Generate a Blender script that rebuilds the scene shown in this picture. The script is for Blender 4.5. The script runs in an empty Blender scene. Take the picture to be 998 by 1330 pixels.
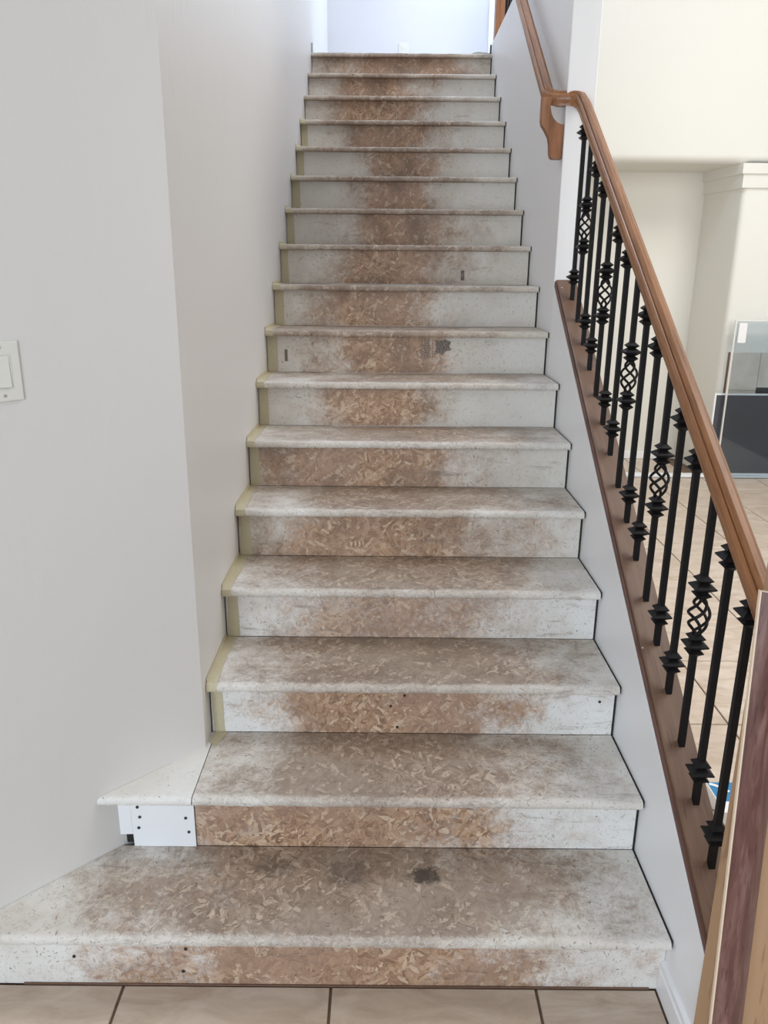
import bpy, bmesh, math, random
from mathutils import Vector, Matrix
random.seed(7)
S = bpy.context.scene
COL = S.collection

# ------------------------------------------------------------------ camera, world, lights, exposure
cam_d = bpy.data.cameras.new('camera'); cam = bpy.data.objects.new('camera', cam_d); COL.objects.link(cam)
S.camera = cam
cam_d.sensor_fit = 'VERTICAL'; cam_d.sensor_height = 24.0
cam_d.lens = 24.0 * 1024.15 / 1330.0
cam_d.clip_start = 0.05; cam_d.clip_end = 100
PITCH, YAW, ROLL = 0.2977, -0.0003, 0.0086
cam.matrix_world = (Matrix.Translation((-0.6839, -1.4964, 1.667)) @ Matrix.Rotation(-YAW, 4, 'Z')
                    @ Matrix.Rotation(math.pi/2 - PITCH, 4, 'X') @ Matrix.Rotation(ROLL, 4, 'Z'))

w = bpy.data.worlds.new('daylight'); S.world = w; w.use_nodes = True
bg = w.node_tree.nodes['Background']
bg.inputs['Color'].default_value = (0.93, 0.97, 1.0, 1); bg.inputs['Strength'].default_value = 0.45

def area(name, loc, aim, sx, sy, power, col):
    d = bpy.data.lights.new(name, 'AREA'); d.shape = 'RECTANGLE'; d.size = sx; d.size_y = sy
    d.energy = power; d.color = col
    o = bpy.data.objects.new(name, d); COL.objects.link(o); o.location = loc
    o.rotation_euler = (Vector(aim) - Vector(loc)).to_track_quat('-Z', 'Y').to_euler()
    return o
area('front_window_light', (-2.0, -3.9, 1.75), (-0.3, 0.6, 0.75), 1.8, 2.4, 156, (0.80, 0.90, 1.0))
area('living_room_window_light', (3.1, 0.2, 2.5), (2.0, 5.0, 0.5), 2.6, 2.4, 88, (1.0, 0.97, 0.91))
area('living_room_overhead_fill', (2.9, 1.6, 5.45), (2.1, 2.4, 0), 2.0, 2.0, 155, (1.0, 0.975, 0.93))  # added overhead fill to brighten the living room floor, no real skylight
area('landing_window_light', (0.15, 5.55, 4.6), (-0.9, 3.0, 2.5), 1.3, 1.0, 58, (0.62, 0.77, 1.0))
area('stairwell_overhead_fill', (-0.2, 2.7, 5.5), (-1.0, 2.3, 1.6), .9, 1.8, 58, (0.68, 0.81, 1.0))  # added fill to lift the stairwell walls, no opening above
area('landing_overhead_fill', (-0.5, 5.0, 5.4), (-0.5, 5.1, 3.0), 1.2, .8, 3, (0.84, 0.90, 1.0))  # added fill for the upstairs back wall, not a fitted lamp

S.view_settings.view_transform = 'Standard'; S.view_settings.look = 'None'
S.view_settings.exposure = 0.0; S.view_settings.gamma = 1.0
S.view_settings.use_curve_mapping = False

# ------------------------------------------------------------------ dimensions (metres, +Y up the stairs)
RISE, RUN, NOSE, W = 0.178, 0.2721, 0.0404, 1.19
TH = 0.024                       # tread thickness
CY = 0.465                       # where the left wall turns out at 45 degrees
M = 0.652                        # slope of the knee wall and rail
def plate_z(y): return 0.430 + M*y
def knee_z(y): return 0.412 + M*y
def rail_z(y): return 1.118 + 0.647*y
def left_x(y): return -W - max(0.0, CY - y)

# ------------------------------------------------------------------ materials
class NT:
    def __init__(self, name):
        self.m = bpy.data.materials.new(name); self.m.use_nodes = True
        self.t = self.m.node_tree; self.b = self.t.nodes['Principled BSDF']
    def n(self, typ, **kw):
        nd = self.t.nodes.new(typ)
        for k, v in kw.items(): setattr(nd, k, v)
        return nd
    def set(self, sock, v):
        if isinstance(v, bpy.types.NodeSocket): self.t.links.new(v, sock)
        elif v is not None: sock.default_value = v
    def math(self, op, a, b=None, c=None, clamp=False):
        nd = self.n('ShaderNodeMath', operation=op); nd.use_clamp = clamp
        for i, v in enumerate((a, b, c)): self.set(nd.inputs[i], v)
        return nd.outputs[0]
    def mix(self, f, a, b, typ='MIX'):
        nd = self.n('ShaderNodeMix', data_type='RGBA', blend_type=typ)
        self.set(nd.inputs[0], f); self.set(nd.inputs[6], a); self.set(nd.inputs[7], b)
        return nd.outputs[2]
    def ramp(self, f, stops):
        nd = self.n('ShaderNodeValToRGB'); e = nd.color_ramp.elements
        while len(e) < len(stops): e.new(0.5)
        for i, (p, c) in enumerate(stops):
            e[i].position = p; e[i].color = (c, c, c, 1) if isinstance(c, (int, float)) else tuple(c) + (1,)
        self.set(nd.inputs[0], f); return nd.outputs[0]
    def noise(self, vec, scale, detail=4, rough=0.55, dist=0.0):
        nd = self.n('ShaderNodeTexNoise'); self.set(nd.inputs['Vector'], vec)
        nd.inputs['Scale'].default_value = scale; nd.inputs['Detail'].default_value = detail
        nd.inputs['Roughness'].default_value = rough; nd.inputs['Distortion'].default_value = dist
        return nd.outputs[0]
    def pos(self): return self.n('ShaderNodeNewGeometry').outputs['Position']
    def mapping(self, vec, scale=(1,1,1), rot=(0,0,0), loc=(0,0,0)):
        nd = self.n('ShaderNodeMapping'); self.set(nd.inputs['Vector'], vec)
        nd.inputs['Scale'].default_value = scale; nd.inputs['Rotation'].default_value = rot; nd.inputs['Location'].default_value = loc
        return nd.outputs[0]
    def sep(self, v):
        nd = self.n('ShaderNodeSeparateXYZ'); self.set(nd.inputs[0], v); return nd.outputs
    def comb(self, x, y, z=0.0):
        nd = self.n('ShaderNodeCombineXYZ')
        for i, v in enumerate((x, y, z)): self.set(nd.inputs[i], v)
        return nd.outputs[0]
    def attr(self, name):
        nd = self.n('ShaderNodeAttribute', attribute_type='OBJECT', attribute_name=name); return nd.outputs['Fac']
    def smooth(self, v, a, b, lo=0.0, hi=1.0):
        nd = self.n('ShaderNodeMapRange', interpolation_type='SMOOTHSTEP'); self.set(nd.inputs[0], v)
        for i, x in enumerate((a, b, lo, hi)): self.set(nd.inputs[i+1], x)
        return nd.outputs[0]
    def bump(self, h, strength, dist=0.002):
        nd = self.n('ShaderNodeBump'); nd.inputs['Strength'].default_value = strength; nd.inputs['Distance'].default_value = dist
        self.set(nd.inputs['Height'], h); self.set(self.b.inputs['Normal'], nd.outputs[0])
    def out(self, col=None, rough=None, **kw):
        self.set(self.b.inputs['Base Color'], col if not isinstance(col, tuple) else tuple(col) + (1,))
        self.set(self.b.inputs['Roughness'], rough)
        for k, v in kw.items(): self.set(self.b.inputs[k], v)
        return self.m

def paint_mat(name, col, rough=0.5, bump=0.25, sc=7.0):
    t = NT(name); p = t.pos()
    big = t.noise(p, 2.2, 3); fine = t.noise(p, sc*6, 4); trowel = t.noise(t.mapping(p, (1, 1, .45)), sc, 4, .6, 1.2)
    c = t.mix(t.math('MULTIPLY', big, .35), tuple(col)+(1,), tuple(v*.93 for v in col)+(1,))
    t.bump(t.math('ADD', t.math('MULTIPLY', fine, .25), t.ramp(trowel, [(.42, 0), (.6, 1)])), bump, .0025)
    return t.out(c, rough)
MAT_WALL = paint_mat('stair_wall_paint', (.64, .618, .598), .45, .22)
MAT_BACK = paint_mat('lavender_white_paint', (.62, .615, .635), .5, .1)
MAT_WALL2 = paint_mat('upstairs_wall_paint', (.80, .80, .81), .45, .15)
MAT_TRIM = paint_mat('white_trim_paint', (.84, .85, .87), .35, .05)
MAT_CREAM = paint_mat('cream_wall_paint', (.755, .742, .685), .55, .12)

def chips(t, vec):
    """flattened strands of oriented strand board: returns (random per chip, strand grain, chip edge, slivers)"""
    d = t.noise(vec, 14, 3)
    off = t.n('ShaderNodeVectorMath', operation='SCALE'); t.set(off.inputs[0], t.comb(d, t.math('SUBTRACT', 1.0, d))); off.inputs['Scale'].default_value = .035
    wv = t.n('ShaderNodeVectorMath', operation='ADD'); t.set(wv.inputs[0], vec); t.set(wv.inputs[1], off.outputs[0]); v = wv.outputs[0]
    res = []
    for rot, seed in ((.5, 0.0), (-.8, 3.7), (1.5, 8.1)):
        mv = t.mapping(t.mapping(v, (1, 1, 1), (0, 0, rot)), (24, 88, 1), (0, 0, 0), (seed, seed*2, 0))
        vo = t.n('ShaderNodeTexVoronoi', voronoi_dimensions='2D', feature='F1'); t.set(vo.inputs['Vector'], mv); vo.inputs['Scale'].default_value = 1.0
        r = t.sep(vo.outputs['Color'])[0]
        # a strand grain turned a little in every chip
        rv = t.n('ShaderNodeVectorRotate', rotation_type='Z_AXIS'); t.set(rv.inputs['Vector'], v); t.set(rv.inputs['Angle'], t.math('MULTIPLY_ADD', r, .9, rot - .45))
        g = t.noise(t.mapping(rv.outputs[0], (22, 260, 1)), 1.0, 3, .6)
        f = t.noise(t.mapping(rv.outputs[0], (30, 150, 1), (0, 0, 0), (seed, 5, 0)), 1.0, 2, .5)
        res.append((r, g, vo.outputs['Distance'], f))
    sel = t.noise(vec, 30, 3, .55)
    s1 = t.math('GREATER_THAN', sel, .46); s2 = t.math('GREATER_THAN', sel, .55)
    o = []
    for i in range(4):
        a = t.n('ShaderNodeMix', data_type='FLOAT'); t.set(a.inputs[0], s1); t.set(a.inputs[2], res[0][i]); t.set(a.inputs[3], res[1][i])
        b = t.n('ShaderNodeMix', data_type='FLOAT'); t.set(b.inputs[0], s2); t.set(b.inputs[2], a.outputs[0]); t.set(b.inputs[3], res[2][i])
        o.append(b.outputs[0])
    return o

def osb_mat(name, tread=False):
    t = NT(name); p = t.pos(); s = t.sep(p)
    vec = t.comb(s[0], t.math('ADD', s[1], s[2]))
    rnd, grain, edge, sliver = chips(t, vec)
    cloud = t.noise(vec, 6.0, 5, .62); blot = t.noise(vec, 2.6, 5, .6); fine = t.noise(vec, 70, 4, .7)
    # bare board: chips of nearby tans, cloudy tint, bleached slivers
    k = t.math('ADD', t.math('MULTIPLY', rnd, .26), t.math('ADD', t.math('MULTIPLY', grain, .55), t.math('MULTIPLY', fine, .22)))
    if tread:
        wood = t.ramp(k, [(.36, (.15, .10, .07)), (.49, (.32, .228, .168)), (.60, (.445, .34, .26)), (.74, (.62, .52, .43))])
        tint = (.37, .31, .25, 1)
    else:
        wood = t.ramp(k, [(.36, (.17, .09, .05)), (.48, (.39, .23, .138)), (.59, (.54, .36, .23)), (.72, (.74, .58, .42))])
        tint = (.40, .265, .20, 1)
    wood = t.mix(t.smooth(blot, .42, .62, 0, .6), wood, tint)
    wood = t.mix(t.math('MULTIPLY', t.attr('grime'), .62), wood, (.33, .245, .185, 1) if tread else (.375, .238, .158, 1))
    wood = t.mix(t.math('MULTIPLY', t.smooth(cloud, .42, .70), t.attr('grime')), wood, (.18, .118, .082, 1))
    wood = t.mix(t.smooth(rnd, .88, .93, 0, .28), wood, (.74, .62, .48, 1))
    wood = t.mix(t.smooth(sliver, .37, .32, 0, .55), wood, (.13, .08, .055, 1))
    # old paint with the strands telegraphing through
    haze = t.noise(vec, 3.0, 5, .6)
    paint = t.mix(t.smooth(haze, .35, .7), (.81, .81, .80, 1), (.73, .72, .69, 1))
    paint = t.mix(t.math('MULTIPLY', t.attr('dirt'), .95), paint, (.63, .575, .49, 1))
    # wear: how much paint is gone, by the distance from the trodden middle of this step
    dx = t.math('DIVIDE', t.math('ABSOLUTE', t.math('SUBTRACT', s[0], t.attr('wear_center'))), t.attr('wear_half'))
    n1 = t.noise(vec, 4.2, 6, .66); n2 = t.noise(vec, 19, 5, .7)
    dd = t.math('ADD', dx, t.math('ADD', t.math('MULTIPLY', t.math('SUBTRACT', n1, .5), 2.7), t.math('MULTIPLY', t.math('SUBTRACT', n2, .5), .9)))
    wear = t.math('MULTIPLY', t.smooth(dd, 2.0, .12), t.attr('wear_amount'))
    if tread:   # the rounded front edge keeps a dusty, fibrous paint build-up
        front = t.math('SUBTRACT', s[1], t.attr('front_y'))
        fr = t.smooth(t.math('ADD', front, t.math('MULTIPLY', t.math('SUBTRACT', n2, .5), .03)), .030, .008)
        wear = t.math('MULTIPLY', wear, t.math('SUBTRACT', 1.0, t.math('MULTIPLY', fr, t.attr('edge_paint'))))
    halo = t.smooth(dd, 3.1, .7)
    grit = t.math('ADD', t.math('MULTIPLY', t.math('SUBTRACT', grain, .5), 1.0), t.math('MULTIPLY', t.math('SUBTRACT', fine, .5), .9))
    patch = t.math('ADD', wear, t.math('MULTIPLY', grit, t.math('MULTIPLY', wear, t.math('SUBTRACT', 2.3, t.math('MULTIPLY', wear, 1.5)))))
    patch = t.smooth(patch, .06, .84)
    scr = t.math('MAXIMUM', t.smooth(sliver, .635, .68), t.smooth(sliver, .345, .31))
    scr = t.math('MULTIPLY', scr, t.math('MULTIPLY_ADD', t.smooth(n1, .42, .62), .6, .4))
    paint = t.mix(t.math('MULTIPLY', halo, t.math('MULTIPLY', t.smooth(cloud, .30, .62), t.attr('dirt'))), paint, (.50, .425, .35, 1))
    paint = t.mix(t.math('MULTIPLY', scr, t.math('MULTIPLY_ADD', halo, .45, .5)), paint, (.30, .24, .185, 1))
    paint = t.mix(t.math('MULTIPLY', t.smooth(grain, .58, .68), t.math('MULTIPLY_ADD', halo, .28, .05)), paint, (.42, .35, .28, 1))
    col = t.mix(patch, paint, wood)
    streak = t.noise(t.mapping(vec, (5, 34, 1)), 1.0, 6, .72, .5)
    col = t.mix(t.math('MULTIPLY', t.smooth(streak, .56, .68), t.math('MULTIPLY', halo, .5)), col, (.19, .14, .105, 1))
    pit = t.noise(vec, 34, 5, .8)
    col = t.mix(t.math('MULTIPLY', t.smooth(pit, .62, .68), t.math('MULTIPLY_ADD', halo, .45, .12)), col, (.12, .085, .06, 1))
    # dabs of plaster left on the board, and dark specks
    dab = t.noise(vec, 27, 6, .74, .7)
    col = t.mix(t.math('MULTIPLY', t.smooth(dab, .645, .69), .4), col, (.74, .665, .585, 1))
    speck = t.noise(vec, 75, 2, .5)
    col = t.mix(t.math('MULTIPLY', t.smooth(speck, .69, .75), .7), col, (.10, .07, .05, 1))
    if tread:
        for (sx, sy, r, a) in ((-.575, .172, .058, .92), (-.775, .175, .085, .5), (-.95, .19, .07, .35)):
            dist = t.math('SQRT', t.math('ADD', t.math('POWER', t.math('SUBTRACT', s[0], sx), 2), t.math('POWER', t.math('MULTIPLY', t.math('SUBTRACT', s[1], sy), 1.4), 2)))
            dist = t.math('ADD', dist, t.math('MULTIPLY', t.math('SUBTRACT', t.noise(vec, 32, 6, .8), .5), .16))
            col = t.mix(t.math('MULTIPLY', t.smooth(dist, r, r*.35), t.math('MULTIPLY', a, t.math('LESS_THAN', s[2], .185))), col, (.055, .042, .035, 1))
    t.bump(t.math('ADD', t.math('MULTIPLY', grain, .9), t.math('SUBTRACT', t.math('MULTIPLY', rnd, .35), t.math('MULTIPLY', scr, .7))), .4, .0016)
    return t.out(col, .6)
MAT_RISER = osb_mat('painted_strand_board')
MAT_TREAD = osb_mat('worn_painted_tread', True)

def wood_mat(name, dark, mid, light, rough=.38, rot=(0,0,0), scale=(60, 3, 60), lo=.3):
    t = NT(name); p = t.mapping(t.pos(), (1,1,1), rot)
    g = t.noise(t.mapping(p, scale), 1.0, 6, .62, .6)
    b = t.noise(t.mapping(p, tuple(v*.28 for v in scale)), 1.0, 3, .5, .4)
    pores = t.noise(t.mapping(p, (scale[0]*3.2, scale[1]*2.5, scale[2]*3.2)), 1.0, 2, .6)
    c = t.ramp(t.math('ADD', t.math('MULTIPLY', g, .65), t.math('MULTIPLY', b, .35)), [(lo, dark), (.5, mid), (.68, light)])
    c = t.mix(t.smooth(pores, .60, .68, 0, .45), c, tuple(v*.45 for v in dark)+(1,))
    t.bump(g, .12, .001)
    return t.out(c, rough)
SL = math.atan(M)
MAT_OAK = wood_mat('oak_rail_stain', (.17, .064, .022), (.30, .128, .048), (.41, .195, .08), .36, (-SL, 0, 0), (70, 4, 70))
MAT_PLATE = wood_mat('brown_plate_stain', (.115, .062, .040), (.15, .085, .056), (.185, .108, .072), .42, (-SL, 0, 0), (45, 3, 45))
MAT_BEAD = wood_mat('dark_bead_stain', (.085, .035, .028), (.12, .055, .042), (.16, .08, .06), .4, (-SL, 0, 0), (45, 3, 45))
MAT_OAKV = wood_mat('oak_upright_stain', (.18, .07, .03), (.28, .12, .055), (.37, .18, .09), .4, (0, 0, 0), (60, 60, 4))
MAT_WALNUT = wood_mat('dark_walnut_print', (.07, .026, .021), (.165, .075, .062), (.30, .175, .145), .34, (0, 0, 0), (75, 75, 5))
MAT_TAN = wood_mat('tan_board', (.45, .275, .155), (.48, .30, .172), (.51, .325, .19), .7, (0, 0, 0), (16, 16, 2))
t = NT('pale_core'); MAT_CORE = t.out((.78, .62, .46), .6)
t = NT('wrought_iron_black'); pz = t.noise(t.pos(), 160, 3); t.bump(pz, .25, .0006); MAT_IRON = t.out((.006, .0055, .006), .5); t.b.inputs['Specular IOR Level'].default_value = .22
t = NT('screw_steel'); MAT_SCREW = t.out((.55, .50, .45), .35, Metallic=.8)
t = NT('nail_dark'); MAT_NAIL = t.out((.03, .025, .02), .6)
t = NT('masking_tape'); n = t.noise(t.pos(), 90, 3); c = t.mix(n, (.47, .41, .27, 1), (.56, .50, .35, 1)); t.bump(n, .2, .001); MAT_TAPE = t.out(c, .6)
t = NT('void_shade'); MAT_DARK = t.out((.02, .018, .016), .9)  # near-black colour standing in for the shade inside openings
t = NT('stamp_ink'); n = t.noise(t.pos(), 220, 3); MAT_INK = t.out(t.mix(t.smooth(n, .45, .6), (.115, .095, .085, 1), (.27, .225, .19, 1)), .7)
def tile_mat(name):
    t = NT(name); p = t.pos()
    oi = t.n('ShaderNodeObjectInfo').outputs['Random']
    q = t.n('ShaderNodeVectorMath', operation='ADD'); t.set(q.inputs[0], p); t.set(q.inputs[1], t.comb(t.math('MULTIPLY', oi, 9.0), oi, oi)); q = q.outputs[0]
    a = t.noise(t.mapping(q, (1.3, 3.2, 1)), 4.5, 7, .66, .7)
    c = t.ramp(a, [(.30, (.40, .30, .225)), (.5, (.53, .43, .345)), (.68, (.63, .54, .45))])
    b = t.noise(q, 46, 4, .7)
    c = t.mix(t.smooth(b, .66, .75, 0, .5), c, (.22, .15, .10, 1))
    c = t.mix(t.math('MULTIPLY', oi, .18), c, (.62, .52, .42, 1))
    t.bump(b, .05, .001)
    return t.out(c, t.math('ADD', .22, t.math('MULTIPLY', a, .2)))
MAT_TILE = tile_mat('travertine_tile')
t = NT('grout'); n = t.noise(t.pos(), 60, 3); MAT_GROUT = t.out(t.mix(n, (.13, .085, .055, 1), (.22, .15, .105, 1)), .9)
t = NT('switch_plastic'); MAT_PLASTIC = t.out((.67, .655, .60), .3)
t = NT('chrome_edge'); MAT_CHROME = t.out((.86, .85, .82), .2, Metallic=.35)
t = NT('charcoal_mesh'); n = t.noise(t.mapping(t.pos(), (6, 1, 1)), 2, 3); MAT_CHAR = t.out(t.mix(n, (.055, .060, .072, 1), (.075, .080, .092, 1)), .28)
t = NT('glass_sheet'); MAT_GLASS = t.out((.86, .93, .98), .02, IOR=1.45); t.b.inputs['Transmission Weight'].default_value = 1.0
t = NT('blue_print'); MAT_BLUE = t.out((.02, .20, .42), .4)
t = NT('white_print'); MAT_WHITE = t.out((.82, .82, .82), .45)
t = NT('dusty_scrap'); n = t.noise(t.pos(), 50, 4); MAT_SCRAP = t.out(t.mix(n, (.26, .25, .23, 1), (.55, .54, .50, 1)), .8)

# ------------------------------------------------------------------ mesh helpers
def obj(name, bm, mat, parent=None, smooth=False):
    me = bpy.data.meshes.new(name); bm.normal_update(); bm.to_mesh(me); bm.free()
    for m_ in (mat if isinstance(mat, (list, tuple)) else [mat]): me.materials.append(m_)
    if smooth:
        for f in me.polygons: f.use_smooth = True
    o = bpy.data.objects.new(name, me); COL.objects.link(o)
    if parent: o.parent = parent
    return o
def thing(name, label, cat, loc=(0, 0, 0), group=None):
    o = bpy.data.objects.new(name, None); COL.objects.link(o); o.location = loc; o.empty_display_size = .1
    o['label'] = label; o['category'] = cat
    if group: o['group'] = group
    bpy.context.view_layer.update(); return o
def tag(o, label, cat=None, kind=None, group=None):
    o['label'] = label
    if cat: o['category'] = cat
    if kind: o['kind'] = kind
    if group: o['group'] = group
    return o
def struct(o, label, cat='wall'):
    return tag(o, label, cat, 'structure')
def child(o, parent):
    """parent keeping the world place"""
    o.parent = parent; o.matrix_parent_inverse = parent.matrix_world.inverted(); return o
def recentre(o):
    """move the object's origin to the middle of its mesh"""
    me = o.data; c = Vector((0, 0, 0))
    for v in me.vertices: c += v.co
    c /= max(1, len(me.vertices)); me.transform(Matrix.Translation(-c)); o.location = o.location + c
    return o
def bm_box(bm, a, b, bevel=0.0):
    r = bmesh.ops.create_cube(bm, size=1.0)
    vs = r['verts']
    for v in vs:
        v.co = Vector([(a[i]+b[i])/2 + v.co[i]*(b[i]-a[i]) for i in range(3)])
    if bevel:
        es = list({e for v in vs for e in v.link_edges})
        bmesh.ops.bevel(bm, geom=es, offset=bevel, segments=2, affect='EDGES', profile=.6)
    return bm
def box(a, b, bevel=0.0): return bm_box(bmesh.new(), a, b, bevel)
def prism(poly, axis, lo, hi, bm=None):
    """extrude a polygon given in the two other axes along axis 0/1/2"""
    bm = bm or bmesh.new()
    def P(u, v, h):
        return {0: (h, u, v), 1: (u, h, v), 2: (u, v, h)}[axis]
    a = [bm.verts.new(P(u, v, lo)) for u, v in poly]; b = [bm.verts.new(P(u, v, hi)) for u, v in poly]
    bm.faces.new(a); bm.faces.new(b[::-1])
    for i in range(len(poly)):
        j = (i+1) % len(poly); bm.faces.new((a[j], a[i], b[i], b[j]))
    bmesh.ops.recalc_face_normals(bm, faces=bm.faces[:])
    return bm
def sweep(path, prof, up=Vector((0, 0, 1)), bm=None, caps=True):
    """profile (s, u) along a path; s is sideways and u is upwards, square to the path"""
    bm = bm or bmesh.new(); rings = []; last = None
    for i, p in enumerate(path):
        tg = (path[min(i+1, len(path)-1)] - path[max(i-1, 0)]).normalized()
        side = tg.cross(up)
        if side.length < 1e-4: side = last
        side = side.normalized(); last = side
        u = side.cross(tg).normalized()
        rings.append([bm.verts.new(p + side*a + u*b) for a, b in prof])
    n = len(prof)
    for r0, r1 in zip(rings, rings[1:]):
        for i in range(n):
            j = (i+1) % n; bm.faces.new((r0[i], r0[j], r1[j], r1[i]))
    if caps: bm.faces.new(rings[0][::-1]); bm.faces.new(rings[-1])
    bmesh.ops.recalc_face_normals(bm, faces=bm.faces[:])
    return bm
def rounded(pts, r, seg=6):
    """polyline with its corners rounded"""
    out = [pts[0].copy()]
    for a, b, c in zip(pts, pts[1:], pts[2:]):
        ra = min(r, (a-b).length*.48); rc = min(r, (c-b).length*.48)
        p0 = b + (a-b).normalized()*ra; p2 = b + (c-b).normalized()*rc
        for i in range(seg+1):
            k = i/seg; out.append(p0*(1-k)**2 + b*2*k*(1-k) + p2*k*k)
    out.append(pts[-1].copy()); return out

# ------------------------------------------------------------------ the setting
TOP = 5.6
Z17 = 17*RISE; Y16 = 16*RUN
# left wall of the stairwell, and the wall that turns out at 45 degrees at its foot
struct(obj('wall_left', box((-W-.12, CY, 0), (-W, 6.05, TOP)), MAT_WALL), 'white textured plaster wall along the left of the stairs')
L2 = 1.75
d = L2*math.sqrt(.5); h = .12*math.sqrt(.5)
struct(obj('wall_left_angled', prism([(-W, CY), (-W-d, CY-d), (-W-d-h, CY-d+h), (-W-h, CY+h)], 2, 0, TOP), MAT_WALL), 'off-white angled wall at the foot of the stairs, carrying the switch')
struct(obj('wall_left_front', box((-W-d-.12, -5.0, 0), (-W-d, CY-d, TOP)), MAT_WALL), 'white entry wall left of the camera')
# full-height wall right of the upper flight
struct(obj('wall_right', box((0, 1.85, 0), (.112, 4.36, 3.1), .004), MAT_WALL2), 'white wall right of the upper stairs, handrail fixed to it')
# knee wall under the balusters
kn = obj('wall_knee', prism([(-.185, 0), (-.185, knee_z(-.185)), (1.85, knee_z(1.85)), (1.85, 0)], 0, 0, .088), MAT_TRIM)
struct(kn, 'white sloped low wall under the black balusters')
bm = prism([(-.183, knee_z(-.183)-.02), (-.183, knee_z(-.183)), (1.849, knee_z(1.849)), (1.849, knee_z(1.849)-.02)], 0, -.0025, 0.0)
child(obj('top_bead', bm, MAT_TRIM), kn)
bb = bmesh.new()
prism([(0, 0), (0, .062), (.003, .066), (.003, .082), (.009, .088), (.012, .09), (.012, 0)], 1, -.185, -.001, bb)
for v in bb.verts: v.co.x -= .0122
struct(obj('baseboard_right', bb, MAT_TRIM), 'short white baseboard at the foot of the white low wall', 'baseboard')
# landing, back wall upstairs
struct(obj('floor_landing', box((-W, Y16+.012, Z17-.2), (.4, 6.0, Z17-.001)), MAT_TRIM), 'upstairs landing floor behind the topmost step', 'floor')
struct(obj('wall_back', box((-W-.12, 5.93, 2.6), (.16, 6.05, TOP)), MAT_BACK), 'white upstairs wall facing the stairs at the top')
struct(obj('trim_1', box((.145, 5.905, Z17), (.205, 5.93, TOP), .004), MAT_TRIM), 'white vertical casing at the right end of the upstairs wall', 'trim')
struct(obj('wall_landing_right', box((.4, 5.12, 2.6), (.46, 6.05, TOP)), MAT_WALL2), 'white wall right of the upstairs landing')
struct(obj('wall_back_return', box((.16, 5.95, 2.6), (.46, 6.05, TOP)), MAT_WALL2), 'white return wall beside the upstairs casing')
# living room
FY, NY = 5.10, 5.72
struct(obj('wall_far_upper', prism([(FY, TOP), (FY, 2.535)] + [(FY+.06-.06*math.cos(a), 2.535-.06*math.sin(a)) for a in (.26, .52, .79, 1.05, 1.31)] + [(FY+.06, 2.475), (FY+.16, 2.475), (FY+.16, TOP)], 0, .46, 4.9), MAT_CREAM, None, True), 'cream upper living room wall above the shadowed recess')
struct(obj('wall_far_recess', box((.112, NY, 0), (4.9, NY+.1, 2.6)), MAT_CREAM), 'pale back wall of the living room recess seen between balusters')
struct(obj('ceiling_recess', box((.112, FY+.16, 2.475), (4.9, NY, 2.575)), MAT_CREAM), 'underside of the cream bulkhead over the living room recess', 'ceiling')
br = obj('wall_chimney', prism([(2.125, FY)] + [(2.125-.042*math.sin(a), FY+.042-.042*math.cos(a)) for a in (.35, .7, 1.05, 1.35)] + [(2.081, FY+.045), (2.02, NY), (4.9, NY), (4.9, FY)], 2, 0, 2.475), MAT_CREAM)
struct(br, 'pale chimney breast behind the glass sheet and dark panel')
bm = bmesh.new()
prism([(2.05, FY-.03), (1.99, NY), (4.9, NY), (4.9, FY-.03)], 2, 2.40, 2.475, bm)
prism([(2.066, FY-.016), (2.005, NY), (4.9, NY), (4.9, FY-.016)], 2, 2.30, 2.40, bm)
child(obj('cornice', bm, MAT_CREAM), br)
struct(obj('baseboard_far', box((.112, NY-.014, 0), (1.93, NY, .07), .003), MAT_TRIM), 'low white baseboard of the living room recess', 'baseboard')
struct(obj('wall_under_landing', box((.112-.02, 4.36, 0), (.112, NY, Z17)), MAT_CREAM), 'pale wall below the upstairs landing')
struct(obj('trim_2', box((1.2, FY-.09, 0), (4.2, FY-.005, .022), .004), MAT_TRIM), 'white floor strip in front of the living room recess', 'trim')
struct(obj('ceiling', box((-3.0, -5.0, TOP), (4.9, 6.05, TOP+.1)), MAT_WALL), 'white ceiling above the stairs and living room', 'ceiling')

# floor: grout bed and single tiles
fl = obj('floor', box((-2.6, -5.0, -.06), (4.9, 6.05, -.006)), MAT_GROUT)
struct(fl, 'tan travertine tile floor with dark grout lines', 'floor')
tile_cache = {}
def tile(x0, x1, y0, y1):
    g = .0035; key = (round(x1-x0, 3), round(y1-y0, 3)); cx, cy = (x0+x1)/2, (y0+y1)/2
    if key not in tile_cache:
        bm = box((-(x1-x0)/2+g, -(y1-y0)/2+g, -.0055), ((x1-x0)/2-g, (y1-y0)/2-g, 0), 0)
        es = [e for e in bm.edges if all(v.co.z > -.001 for v in e.verts)]
        bmesh.ops.bevel(bm, geom=es, offset=.0018, segments=1, affect='EDGES')
        o = obj('tile', bm, MAT_TILE, fl); tile_cache[key] = o.data
    else:
        o = bpy.data.objects.new('tile', tile_cache[key]); COL.objects.link(o); o.parent = fl
    o.location = (cx, cy, 0)
xs = [-2.317, -1.812, -1.307, -.803, -.305]
for a, b in zip(xs, xs[1:]):
    for y0 in (-.503, -1.006): tile(a, b, y0, y0+.5025)
tile(-.305, -.013, -.503, -.0005); tile(-.305, .198, -1.006, -.503)
yr = [.17, .672, 1.18, 1.70, 2.21, 2.718, 3.215, 3.70, 4.18, 4.655, 5.0]
xr = [.1, .205, .655, 1.105, 1.557, 2.01, 2.462, 2.914]
for y0, y1 in zip(yr, yr[1:]):
    for x0, x1 in zip(xr, xr[1:]): tile(x0, x1, y0, y1)
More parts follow.
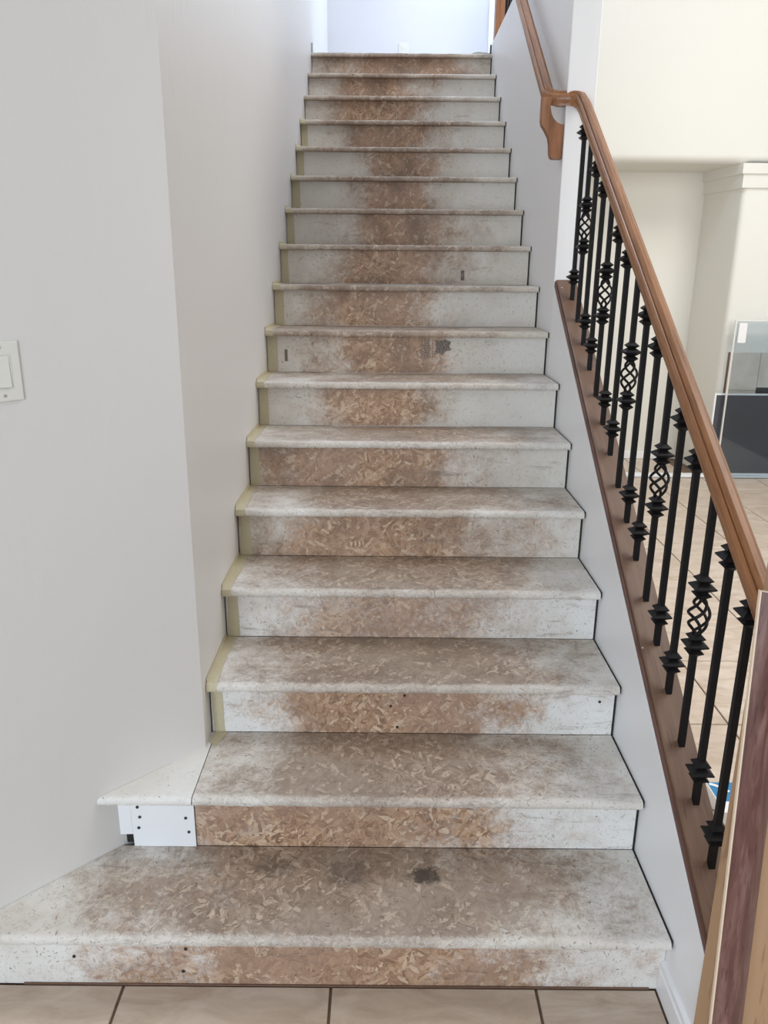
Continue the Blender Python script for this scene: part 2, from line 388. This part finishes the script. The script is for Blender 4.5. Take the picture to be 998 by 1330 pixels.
for y0, y1 in ((-1.34, -.838), (-.836, -.334), (-.332, .168)):
    for x0, x1 in zip(xr[1:], xr[2:]): tile(x0, x1, y0, y1)
for x0, x1 in zip(xr[1:6], xr[2:6]): tile(x0, min(x1, 1.92), 5.015, 5.705)

# ------------------------------------------------------------------ the staircase
stairs = thing('staircase', 'straight flight of worn white-painted strand board steps between white walls', 'staircase', (-W/2, 0, 0))
def part(name, bm, mat, parent=stairs, smooth=False):
    o = obj(name, bm, mat, None, smooth); bpy.context.view_layer.update(); recentre(o); bpy.context.view_layer.update()
    return child(o, parent)
# (worn middle, half width, amount, dirt, grime) for risers 1..17 and treads 1..16, x in metres
RW = {1: (-.76, .50, 1.0, .08, .3), 2: (-.84, .43, 1.0, .08, .15), 3: (-.64, .33, 1.0, .08, .3), 4: (-.64, .34, .7, .18, .3), 5: (-.70, .42, .85, .5, .4),
      6: (-.74, .36, .9, .5, .6), 7: (-.72, .20, 1.0, .5, .5), 8: (-.70, .24, 1.0, .5, .6), 9: (-.72, .24, 1.0, .5, .45), 10: (-.66, .26, .95, .6, .6),
      11: (-.62, .24, 1.0, .6, .8), 12: (-.61, .17, 1.0, .6, .7), 13: (-.60, .16, 1.0, .6, .7), 14: (-.66, .22, 1.0, .6, .6), 15: (-.74, .28, 1.0, .6, .6),
      16: (-.76, .27, 1.0, .6, .7), 17: (-.62, .42, .95, .7, .9)}
TW = {1: (-.78, .52, 1.0, .32, .5), 2: (-.66, .40, 1.0, .36, .45), 3: (-.62, .42, .95, .36, .5), 4: (-.62, .42, .9, .4, .4), 5: (-.62, .42, .85, .4, .4),
      6: (-.56, .42, .8, .4, .4), 7: (-.58, .44, .75, .45, .4)}
def setw(o, tup):
    for k, v in zip(('wear_center', 'wear_half', 'wear_amount', 'dirt', 'grime'), tup): o[k] = float(v)

def tread_bm(k, xl=None, xr=-.0068):
    """board with a rounded, slightly chewed front edge; the left end follows the wall"""
    y0 = (k-1)*RUN - NOSE; y1 = k*RUN - .001; z1 = k*RISE; z0 = z1 - TH
    prof = [(y1, z0), (y1, z1), (y0+(y1-y0)*.5, z1), (y0+.05, z1), (y0+.016, z1)]
    for i in range(1, 5):
        a = i/5*math.pi/2; prof.append((y0+.013-.013*math.sin(a), z1-.013+.013*math.cos(a)))
    prof += [(y0, z1-.015), (y0+.001, z0+.004), (y0+.005, z0), (y0+.05, z0)]
    n = 48; bm = bmesh.new(); rings = []
    rnd = random.Random(k*31)
    jit = [rnd.gauss(0, 1) for _ in range(n+1)]
    for i in range(n+1):
        f = i/n; ring = []
        for (y, z) in prof:
            a = left_x(y)+.0015 if xl is None else (xl if not callable(xl) else xl(y))
            b = xr(y) if callable(xr) else xr
            x = a + (b-a)*f; yy, zz = y, z
            if y < y0+.03 and 0 < i < n:
                yy += .0009*jit[i]; zz += .0007*jit[(i*7+3) % (n+1)]
            ring.append(bm.verts.new((x, yy, zz)))
        rings.append(ring)
    m = len(prof)
    for r0, r1 in zip(rings, rings[1:]):
        for i in range(m):
            j = (i+1) % m; bm.faces.new((r0[i], r0[j], r1[j], r1[i]))
    bm.faces.new(rings[0][::-1]); bm.faces.new(rings[-1])
    bmesh.ops.recalc_face_normals(bm, faces=bm.faces[:])
    return bm
def smooth_by_angle(o, ang=.6):
    me = o.data
    for f in me.polygons: f.use_smooth = True
    bm = bmesh.new(); bm.from_mesh(me)
    for e in bm.edges:
        if len(e.link_faces) == 2 and e.calc_face_angle(0) > ang: e.smooth = False
    bm.to_mesh(me); bm.free()

smooth_by_angle(bpy.data.objects['wall_far_upper'], .5); smooth_by_angle(bpy.data.objects['wall_chimney'], .5)
TAPE_W = .036
for k in range(1, 17):
    wear = TW.get(k, (RW[min(k, 17)][0], .40, .95, .95, .6))
    if k == 2:
        seam = lambda y: -1.176 + (y-.25)*.0
        tr = part('tread', tread_bm(2, xl=lambda y: max(left_x(y)+.0015, -1.175)), MAT_TREAD)
        ex = part('tread', tread_bm(2, xl=lambda y: min(left_x(y)+.0015, -1.1785), xr=lambda y: -1.178), MAT_TREAD)
        ex['label'] = 'clean white triangular tread end piece at the angled wall'; setw(ex, (-.4, .2, .2, .3, .2)); ex['front_y'] = float(RUN - NOSE); ex['edge_paint'] = .5; smooth_by_angle(ex)
    else:
        tr = part('tread', tread_bm(k), MAT_TREAD)
    yy0 = max((k-1)*RUN + .004, .0)
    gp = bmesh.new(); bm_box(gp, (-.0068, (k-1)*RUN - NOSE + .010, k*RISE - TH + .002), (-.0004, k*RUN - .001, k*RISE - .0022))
    part('gap_shade', gp, MAT_DARK, tr)  # dark strip filling the gap, its shade put in as colour
    if k == 1: tr['label'] = 'lowest tread, brown-stained with a dark burn-like spot'
    setw(tr, wear); tr['front_y'] = float((k-1)*RUN - NOSE); tr['edge_paint'] = .48 if k < 8 else .05; smooth_by_angle(tr)
    if 3 <= k <= 14:      # masking tape along the left edge of the tread, wrapped over the nosing
        y0 = (k-1)*RUN - NOSE; z1 = k*RISE; e = .0012; rnd = random.Random(k)
        line = [(y0+.012, z1-TH-e), (y0-e, z1-TH+.003), (y0-e, z1-.014), (y0+.003, z1-.002), (y0+.013, z1+e), (y0+.10, z1+e), (y0+.2, z1+e), (k*RUN-.003, z1+e)]
        bm = bmesh.new(); rows = []
        for (y, z) in line:
            rows.append([bm.verts.new((x, y, z)) for x in (-W+.002, -W+.010, -W+TAPE_W*.9+rnd.uniform(-.003, .004))])
        for r0, r1 in zip(rows, rows[1:]):
            for i in range(2): bm.faces.new((r0[i], r0[i+1], r1[i+1], r1[i]))
        # flap up the wall
        up = [bm.verts.new((-W+.0012, v[0].co.y, v[0].co.z+.012)) for v in rows[4:]]
        for i in range(len(up)-1): bm.faces.new((rows[4+i][0], rows[5+i][0], up[i+1], up[i]))
        bmesh.ops.recalc_face_normals(bm, faces=bm.faces[:])
        bmesh.ops.solidify(bm, geom=bm.faces[:], thickness=.0006)
        part('masking_tape', bm, MAT_TAPE, tr)

def riser_bm(xl, xr, y, z0, z1, nx=1): return box((xl, y, z0), (xr, y+.012, z1), .0008)
def nails(pts, y, par):
    for x, z in pts:
        bm = bmesh.new(); bmesh.ops.create_cone(bm, cap_ends=True, segments=8, radius1=.0045, radius2=.004, depth=.003)
        bmesh.ops.transform(bm, matrix=Matrix.Translation((x, y-.0008, z)) @ Matrix.Rotation(math.pi/2, 4, 'X'), verts=bm.verts)
        part('nail_hole', bm, MAT_NAIL, par)
for k in range(1, 18):
    y = (k-1)*RUN; z0 = (k-1)*RISE + .001; z1 = k*RISE - TH - .0005
    xr_ = -.0072 if k > 1 else -.001
    if k == 1:
        ri = part('riser', riser_bm(left_x(0)+.003, xr_, y, 0, z1), MAT_RISER)
        bm = box((-1.55, -.004, 0), (-.03, 0, .005), .001); tk = part('adhesive_line', bm, MAT_PLATE, ri)
    elif k == 2:
        ri = part('riser', riser_bm(-1.180, xr_, y, z0, z1), MAT_RISER)
        # bare board let in at the left, notched over a dark gap, with nail holes
        poly = [(-1.348, z0), (-1.182, z0), (-1.182, z1), (-1.351, z1)]
        bd = part('riser', prism(poly, 1, y-.004, y+.010), MAT_TRIM); bd['label'] = 'clean white riser board with nail holes'
        nails([(-1.331, .303), (-1.327, .272), (-1.332, .238), (-1.205, .270), (-1.199, .226)], y-.004, bd)
        b2 = part('riser', prism([(-1.388, z0+.034), (-1.3505, z0+.036), (-1.3525, z1), (-1.386, z1)], 1, y-.001, y+.010), MAT_TRIM)
        b2['label'] = 'small white riser offcut above a dark notch'
        part('notch', box((-1.392, y+.0105, z0), (-1.33, y+.012, z0+.06)), MAT_DARK)  # near-black sheet that paints in the shade of the hole
    elif k == 17:
        ri = part('riser', riser_bm(-W+.004, xr_, y, z0, z1), MAT_RISER)
    else:
        ri = part('riser', riser_bm(-W+.004, xr_, y, z0, z1), MAT_RISER)
    setw(ri, RW[k])
    if k > 1: part('gap_shade', box((-.0068, y+.002, z0-.006), (-.0004, y+.010, z1+.004)), MAT_DARK, ri)  # same dark strip beside the riser, colour for the crevice shade
    if k in (1, 3): nails([(-1.42, .085), (-1.15, .11), (-.9, .125), (-1.16, .012+.03)] if k == 1 else [(-.66, z0+.09), (-.62, z0+.125), (-.64, z0+.02), (-.05, z0+.11)], y, ri)
    if 3 <= k <= 14:
        a = .014 + .004*math.sin(k*1.7); bm = bmesh.new(); e = -.0012
        q = [(-W+a, z0+.001), (-W+a+.030, z0+.001), (-W+a+.028+.003*math.sin(k), z1), (-W+a-.004, z1)]
        if k in (6, 5, 4): q[0] = (-W+.006, z0+.001)
        if k > 6: q[0] = (-W+.005, z0+.001); q[3] = (-W+.005, z1)
        prism(q, 1, y-.0016, y-.0006, bm)
        part('masking_tape', bm, MAT_TAPE, ri)
    if k == 3:  # tail of tape stuck down on the tread below
        bm = prism([(-W+.004, y-.055), (-W+.03, y-.075), (-W+.05, y-.004), (-W+.012, y-.002)], 2, z0+.0002, z0+.0014)
        part('masking_tape', bm, MAT_TAPE, ri)
    # ink stamps of the board maker, too worn to read
    if k == 8:
        bm = bmesh.new(); yy = y-.0005
        X0, Z1 = -.532, 1.392
        for i, (w_, x_) in enumerate([(.006, 0), (.0045, .046)]):
            bm_box(bm, (X0+x_, yy-.0004, Z1-.082), (X0+x_+w_*.5, yy, Z1))
        rr = random.Random(5)
        for i in range(11):
            z_ = Z1-.004-i*.0072
            bm_box(bm, (X0+.008+rr.uniform(0, .004), yy-.0004, z_-.0042), (X0+.040-rr.uniform(0, .006), yy, z_))
        ring = [(X0+.056, Z1-.004), (X0+.076, Z1-.010), (X0+.098, Z1-.002), (X0+.126, Z1-.014), (X0+.117, Z1-.030), (X0+.128, Z1-.047),
                (X0+.104, Z1-.052), (X0+.088, Z1-.070), (X0+.075, Z1-.061), (X0+.055, Z1-.066), (X0+.062, Z1-.038)]
        prism(ring, 1, yy-.0004, yy, bm)
        st = part('printed_stamp', bm, MAT_INK, ri); st['label'] = 'worn dark ink stamp, unreadable'
        part('printed_stamp', box((-1.113, yy-.0004, z0+.045), (-1.101, yy, z0+.095)), MAT_INK, ri)
    if k == 10:
        part('printed_stamp', box((-.327, y-.0009, 1.622), (-.310, y-.0005, 1.668)), MAT_INK, ri)
# nosing of the landing
y0 = Y16 - NOSE
bm = tread_bm(17); bmesh.ops.delete(bm, geom=[], context='VERTS')
for v in bm.verts:
    if v.co.y > Y16+.08: v.co.y = Y16+.08
nz = part('landing_nosing', bm, MAT_TREAD); setw(nz, (-.6, .5, .8, .9, .6)); nz['front_y'] = float(Y16 - NOSE); nz['edge_paint'] = .05; smooth_by_angle(nz)

# ------------------------------------------------------------------ the railing: plate, balusters, handrail, bracket, newel
RX = .053
rail = thing('stair_railing', 'brown wooden stair handrail on black iron balusters over white low wall', 'railing', (RX, -.24, 0))
def rpart(name, bm, mat, parent=rail, smooth=False): return part(name, bm, mat, parent, smooth)
# sloped plate with an eased, grooved left edge
YA, YB = -.188, 1.848
def pl(y, dz): return Vector((0, y, plate_z(y)+dz))
prof = [(-.0445, -.020), (-.0445, -.008), (-.0405, -.005), (-.0395, -.0065), (-.0375, -.001), (-.033, 0), (.040, 0), (.043, -.004), (.043, -.020)]
bm = sweep([Vector((.0465, YA, plate_z(YA))), Vector((.0465, YB, plate_z(YB)))], prof)
plate = rpart('base_plate', bm, MAT_PLATE); plate['label'] = 'flat brown sloped base plate'
bead = sweep([Vector((.0465, YA, plate_z(YA))), Vector((.0465, YB-.02, plate_z(YB-.02)))], [(-.0475, -.018), (-.0475, -.007), (-.045, -.004), (-.0435, -.004), (-.0435, -.018)])
rpart('edge_bead', bead, MAT_BEAD, plate)
def screw(x, y, parent, r=.004):
    bm = bmesh.new(); bmesh.ops.create_uvsphere(bm, u_segments=8, v_segments=5, radius=r)
    for v in bm.verts: v.co.z *= .5
    bmesh.ops.transform(bm, matrix=Matrix.Translation((x, y, plate_z(y)+.001)) @ Matrix.Rotation(SL, 4, 'X'), verts=bm.verts)
    return rpart('screw', bm, MAT_SCREW, parent)
screw(.022, 1.80, plate); screw(.012, .42, plate, .003)

def knuckle_bm():
    bm = bmesh.new(); rings = []
    for z, hw in ((-.029, .0078), (-.027, .0092), (-.0195, .0178), (-.0180, .0178), (-.0115, .0100), (-.0015, .0248), (.0015, .0248), (.0115, .0100), (.0180, .0178), (.0195, .0178), (.027, .0092), (.029, .0078)):
        rings.append([bm.verts.new((sx*hw, sy*hw, z)) for sx, sy in ((-1, -1), (1, -1), (1, 1), (-1, 1))])
    for r0, r1 in zip(rings, rings[1:]):
        for i in range(4):
            j = (i+1) % 4; bm.faces.new((r0[i], r0[j], r1[j], r1[i]))
    bm.faces.new(rings[0][::-1]); bm.faces.new(rings[-1])
    return bm
def basket_bm(hgt=.098, r=.0205):
    bm = bmesh.new()
    for k in range(4):
        path = []
        for i in range(21):
            f = i/20; a = k*math.pi/2 + f*math.pi*1.5; rad = .0035 + r*math.sin(math.pi*f)**.85
            path.append(Vector((rad*math.cos(a), rad*math.sin(a), (f-.5)*hgt)))
        sweep(path, [(.0038*math.cos(b), .0038*math.sin(b)) for b in [q*math.pi/3 for q in range(6)]], Vector((math.cos(k*1.57+.4), math.sin(k*1.57+.4), .2)), bm)
    return bm
BH = .016
def bar_bm(z0, z1, foot=0.0):
    bm = bmesh.new(); b = .0076
    for a, c in ((z0, z1),):
        bm_box(bm, (-b, -b, a), (b, b, c), .0012)
    if foot:
        for v in bm.verts:
            if v.co.z < z0+.003: v.co.z += v.co.y*foot
    return bm
knuckle_me = basket_me = None
def sub(name, me_or_bm, parent, loc):
    if isinstance(me_or_bm, bmesh.types.BMesh):
        me = bpy.data.meshes.new(name); me_or_bm.normal_update(); me_or_bm.to_mesh(me); me_or_bm.free(); me.materials.append(MAT_IRON)
    else: me = me_or_bm
    o = bpy.data.objects.new(name, me); COL.objects.link(o); o.parent = parent; o.location = loc
    return me
BY = [-.042 + i*.11867 for i in range(16)]
TILT = [random.uniform(-.05, .05) for _ in BY]
bar_mesh = {}
for i, y in enumerate(reversed(BY)):        # from the wall down to the newel
    basket = i % 3 == 1
    zb = plate_z(y) - .001; H = rail_z(y) - .020 - zb
    if basket:
        bm = bar_bm(0, .300, M); bm_box(bm, (-.0076, -.0076, .398), (.0076, .0076, H), .0012)
        nm = 'twisted basket baluster'
    else:
        bm = bar_bm(0, H, M)
    me = bpy.data.meshes.new('baluster'); bm.normal_update(); bm.to_mesh(me); bm.free(); me.materials.append(MAT_IRON)
    b = bpy.data.objects.new('baluster', me); COL.objects.link(b); b.location = (RX, y, zb)
    bpy.context.view_layer.update(); child(b, rail)
    if basket: b['label'] = 'black baluster with a twisted basket'
    for hz in ((.272, .418) if basket else (.085, H-.056)):
        knuckle_me = sub('knuckle', knuckle_me or knuckle_bm(), b, (0, 0, hz))
    if basket: basket_me = sub('basket', basket_me or basket_bm(), b, (0, 0, .345))
# handrail: up the balusters, over to the wall, on up the wall
half = [(.018, -.028), (.0195, -.016), (.0235, -.010), (.0245, -.001), (.0237, .007), (.0195, .0128), (.0160, .0140), (.0142, .0100), (.0130, .0160), (.0110, .0215), (.006, .0265)]
prof = [(-a, b) for a, b in half] + [(a, b) for a, b in half[::-1]]
yk = 1.80
pts = [Vector((RX, -.19, rail_z(-.19))), Vector((RX, yk-.02, rail_z(yk-.02))), Vector((RX, yk+.055, rail_z(yk)+.02)), Vector((-.062, yk+.075, rail_z(yk)+.02)), Vector((-.062, 4.15, rail_z(yk)+.04+.668*(4.15-yk-.075)))]
path = [pts[0]]
r_ = rounded(pts, .055, 7)
hr = rpart('handrail', sweep(r_, prof), MAT_OAK, smooth=True); smooth_by_angle(hr, .5)
# carved wooden bracket holding the rail off the wall
zc = rail_z(yk) + .02
out = [(-.090, zc+.004), (-.090, zc-.078), (-.086, zc-.093), (-.072, zc-.112), (-.058, zc-.135), (-.052, zc-.16), (-.049, zc-.195), (-.045, zc-.208), (-.036, zc-.214), (-.002, zc-.214), (-.001, zc-.092)]
out += [(-.012, zc-.091), (-.028, zc-.085), (-.042, zc-.072), (-.052, zc-.055), (-.058, zc-.03), (-.050, zc+.004)]
bk = rpart('bracket', prism(out, 1, yk+.058, yk+.100), MAT_OAKV); bk['label'] = 'curved wooden wall bracket'
# newel at the foot
nw = rpart('newel_post', box((-.008, -.292, 0), (.094, -.192, 1.34), .003), MAT_TAN); nw['label'] = 'smooth pale tan newel post'

# railing on the upper floor
ur = thing('upper_railing', 'upstairs guard railing end with brown newel at the top step', 'railing', (.05, 4.2, 3.1))
rpart('newel_post', box((.004, 4.262, 3.1), (.098, 4.356, 4.15), .004), MAT_OAKV, ur)
for y in (4.14, 4.02, 3.90, 3.78, 3.66, 3.54):
    rpart('baluster', box((.045, y-.007, 3.1), (.059, y+.007, 3.98), .001), MAT_IRON, ur)
rpart('handrail', sweep([Vector((.052, 3.3, 4.0)), Vector((.052, 4.262, 4.0))], prof), MAT_OAK, ur)

# ------------------------------------------------------------------ loose things
# stair nosing strip standing against the newel
ns = thing('stair_nosing', 'dark red-brown wood-grain nosing strip leaning upright against tan newel post', 'nosing strip', (-.03, -.37, 0))
def lean(bm):
    a = Vector((-.082, -.425, 0.0)); sh = (.098)/1.19       # leans back on the post
    for v in bm.verts:
        z = v.co.z; v.co = Vector((a.x + v.co.x, a.y + v.co.y + sh*z, z))
    return bm
HN = 1.182
# cross-section: a curved outer skin on a pale core, hollow behind
NWD = .056
arc = [(.0005+NWD*i/10, -.013*math.sin(math.pi*(.10+.82*i/10))) for i in range(11)]
skin = arc + [(x, y+.0015) for x, y in arc[::-1]]
rpart('veneer_face', lean(prism(skin, 2, 0, HN)), MAT_WALNUT, ns)
core = [(x, y+.0016) for x, y in arc] + [(x, y+.0060) for x, y in arc[::-1]]
rpart('core', lean(prism(core, 2, .0005, HN+.001)), MAT_CORE, ns)
rpart('core_edge', lean(prism([(-.0017, -.0035), (.0006, -.0045), (.0006, .004), (-.0017, .003)], 2, 0, HN+.001)), MAT_CORE, ns)

# light switch on the angled wall
sw = thing('light_switch', 'white rocker light switch plate on the angled wall at the left', 'light switch', (-1.489, .166, 1.457))
sw.rotation_euler = (0, 0, math.radians(45)); bpy.context.view_layer.update()
def swp(name, bm, mat):
    o = obj(name, bm, mat); o.parent = sw; return o
plt = bm_box(bmesh.new(), (-.0385, -.006, -.0625), (.0385, 0, .0625), .0028); swp('cover_plate', plt, MAT_PLASTIC)
fr = bmesh.new()
for a, b in (((-.0185, -.0075, -.0362), (-.0165, -.005, .0362)), ((.0165, -.0075, -.0362), (.0185, -.005, .0362)), ((-.0165, -.0075, .0342), (.0165, -.005, .0362)), ((-.0165, -.0075, -.0362), (.0165, -.005, -.0342))):
    bm_box(fr, a, b)
swp('rocker_frame', fr, MAT_PLASTIC)
ro = bm_box(bmesh.new(), (-.0155, -.0085, -.033), (.0155, -.004, .033), .001)
for v in ro.verts:
    if v.co.y < -.006: v.co.y += v.co.z*.06
swp('rocker', ro, MAT_PLASTIC)
for z in (.050, -.050):
    bm = bmesh.new(); bmesh.ops.create_cone(bm, cap_ends=True, segments=10, radius1=.0035, radius2=.003, depth=.002)
    bmesh.ops.transform(bm, matrix=Matrix.Translation((0, -.0065, z)) @ Matrix.Rotation(math.pi/2, 4, 'X'), verts=bm.verts)
    swp('screw', bm, MAT_SCREW)

# outlet on the upstairs wall
oo = thing('wall_outlet', 'small white outlet plate low on the upstairs back wall', 'outlet', (-.557, 5.93, 3.42))
def op(name, bm): o = obj(name, bm, MAT_PLASTIC); o.parent = oo
op('cover_plate', box((-.04, -.007, -.06), (.04, 0, .06), .002)); op('socket', box((-.017, -.010, .012), (.017, -.006, .040), .002)); op('socket', box((-.017, -.010, -.040), (.017, -.006, -.012), .002))

# scraps on the top step
bm = bmesh.new(); bmesh.ops.create_icosphere(bm, subdivisions=2, radius=1.0)
rr = random.Random(3)
for v in bm.verts:
    k_ = rr.uniform(.7, 1.15); v.co = Vector((v.co.x*.062*k_, v.co.y*.03*k_, max(-.3, v.co.z)*.02*k_))
o = obj('scrap', bm, MAT_SCRAP); o.location = (-.072, Y16+.02, Z17+.006); tag(o, 'crumpled grey scrap lying at the right end of top step', 'scrap')
bm = prism([(-.010, 0), (.008, 0), (.009, .045), (.006, .058), (-.002, .062), (-.009, .055)], 0, 0, .010)
o = obj('baseboard_offcut', bm, MAT_SCRAP); o.location = (-W+.001, Y16-.01, Z17); tag(o, 'short grey rounded offcut standing at the left end of top step', 'offcut')
bm = prism([(-.01, 0), (.012, 0), (.012, .05), (-.004, .06)], 0, -.014, -.004)
o = obj('dark_offcut', bm, MAT_NAIL); o.location = (0, Y16-.0, Z17); tag(o, 'small black offcut at the right wall on the top step', 'offcut')

# glass sheet, charcoal panel and fireplace in the living room
fp = thing('fireplace', 'beige tiled fireplace surround on the pale chimney breast', 'fireplace', (2.6, FY, 0))
tl = NT('beige_surround_tile'); n = tl.noise(tl.pos(), 7, 6, .65, .5); MAT_STILE = tl.out(tl.ramp(n, [(.3, (.52, .45, .38)), (.7, (.66, .59, .52))]), .35)
for (a, b, z0, z1) in ((2.150, 2.400, .735, 1.043), (2.403, 2.70, .760, 1.043), (2.703, 3.0, .760, 1.043), (3.003, 3.25, .735, 1.043), (2.150, 2.400, .43, .732), (2.150, 2.400, .125, .427), (2.150, 2.400, 0, .122), (3.003, 3.25, .43, .732), (3.003, 3.25, .125, .427), (3.003, 3.25, 0, .122)):
    rpart('surround_tile', box((a, FY-.016, z0), (b, FY-.0005, z1), .002), MAT_STILE, fp)
rpart('edge_trim', box((2.138, FY-.018, 0), (2.149, FY-.0005, 1.045), .001), MAT_PLATE, fp)
rpart('firebox', box((2.403, FY-.006, 0), (3.0, FY-.0005, .757)), MAT_DARK, fp)
pn = thing('charcoal_panel', 'charcoal panel in thin white frame standing before the fireplace', 'panel', (2.6, FY-.06, 0))
rpart('sheet', box((2.062, FY-.058, .036), (3.28, FY-.046, .700)), MAT_CHAR, pn)
for a, b in (((2.048, FY-.064, .022), (2.062, FY-.042, .714)), ((3.28, FY-.064, .022), (3.294, FY-.042, .714)), ((2.062, FY-.064, .700), (3.28, FY-.042, .714)), ((2.062, FY-.064, .022), (3.28, FY-.042, .036))):
    rpart('frame', box(a, b, .001), MAT_TRIM, pn)
gs = thing('glass_sheet', 'tall clear glass sheet with bright metal edge before the fireplace', 'glass sheet', (2.6, FY-.10, 0))
rpart('pane', box((2.128, FY-.112, .006), (3.38, FY-.106, 1.300)), MAT_GLASS, gs)
rpart('edge_strip', box((2.116, FY-.117, 0), (2.128, FY-.101, 1.308), .001), MAT_CHROME, gs)
rpart('edge_strip', box((2.128, FY-.117, 1.300), (3.38, FY-.101, 1.308), .001), MAT_CHROME, gs)
rpart('sticker', box((2.150, FY-.1135, 1.13), (2.215, FY-.1122, 1.285)), MAT_WHITE, gs)

# printed carton on the living room floor
cb = thing('carton', 'small blue and white printed carton on floor behind the railing', 'carton', (.44, .72, 0))
rpart('body', box((.395, .60, 0), (.52, .755, .045), .001), MAT_WHITE, cb)
rpart('lid_print', box((.399, .655, .0452), (.516, .752, .0462)), MAT_BLUE, cb)
pr = [Vector((.402 + .05*(i/8), .742 - .04*(i/8)**1.6, .0466)) for i in range(9)]
rpart('white_swoosh', sweep(pr, [(-.006, 0), (.006, 0), (.006, .0005), (-.006, .0005)]), MAT_WHITE, cb)
rpart('dark_end', box((.46, .565, 0), (.53, .599, .04), .001), MAT_NAIL, cb)
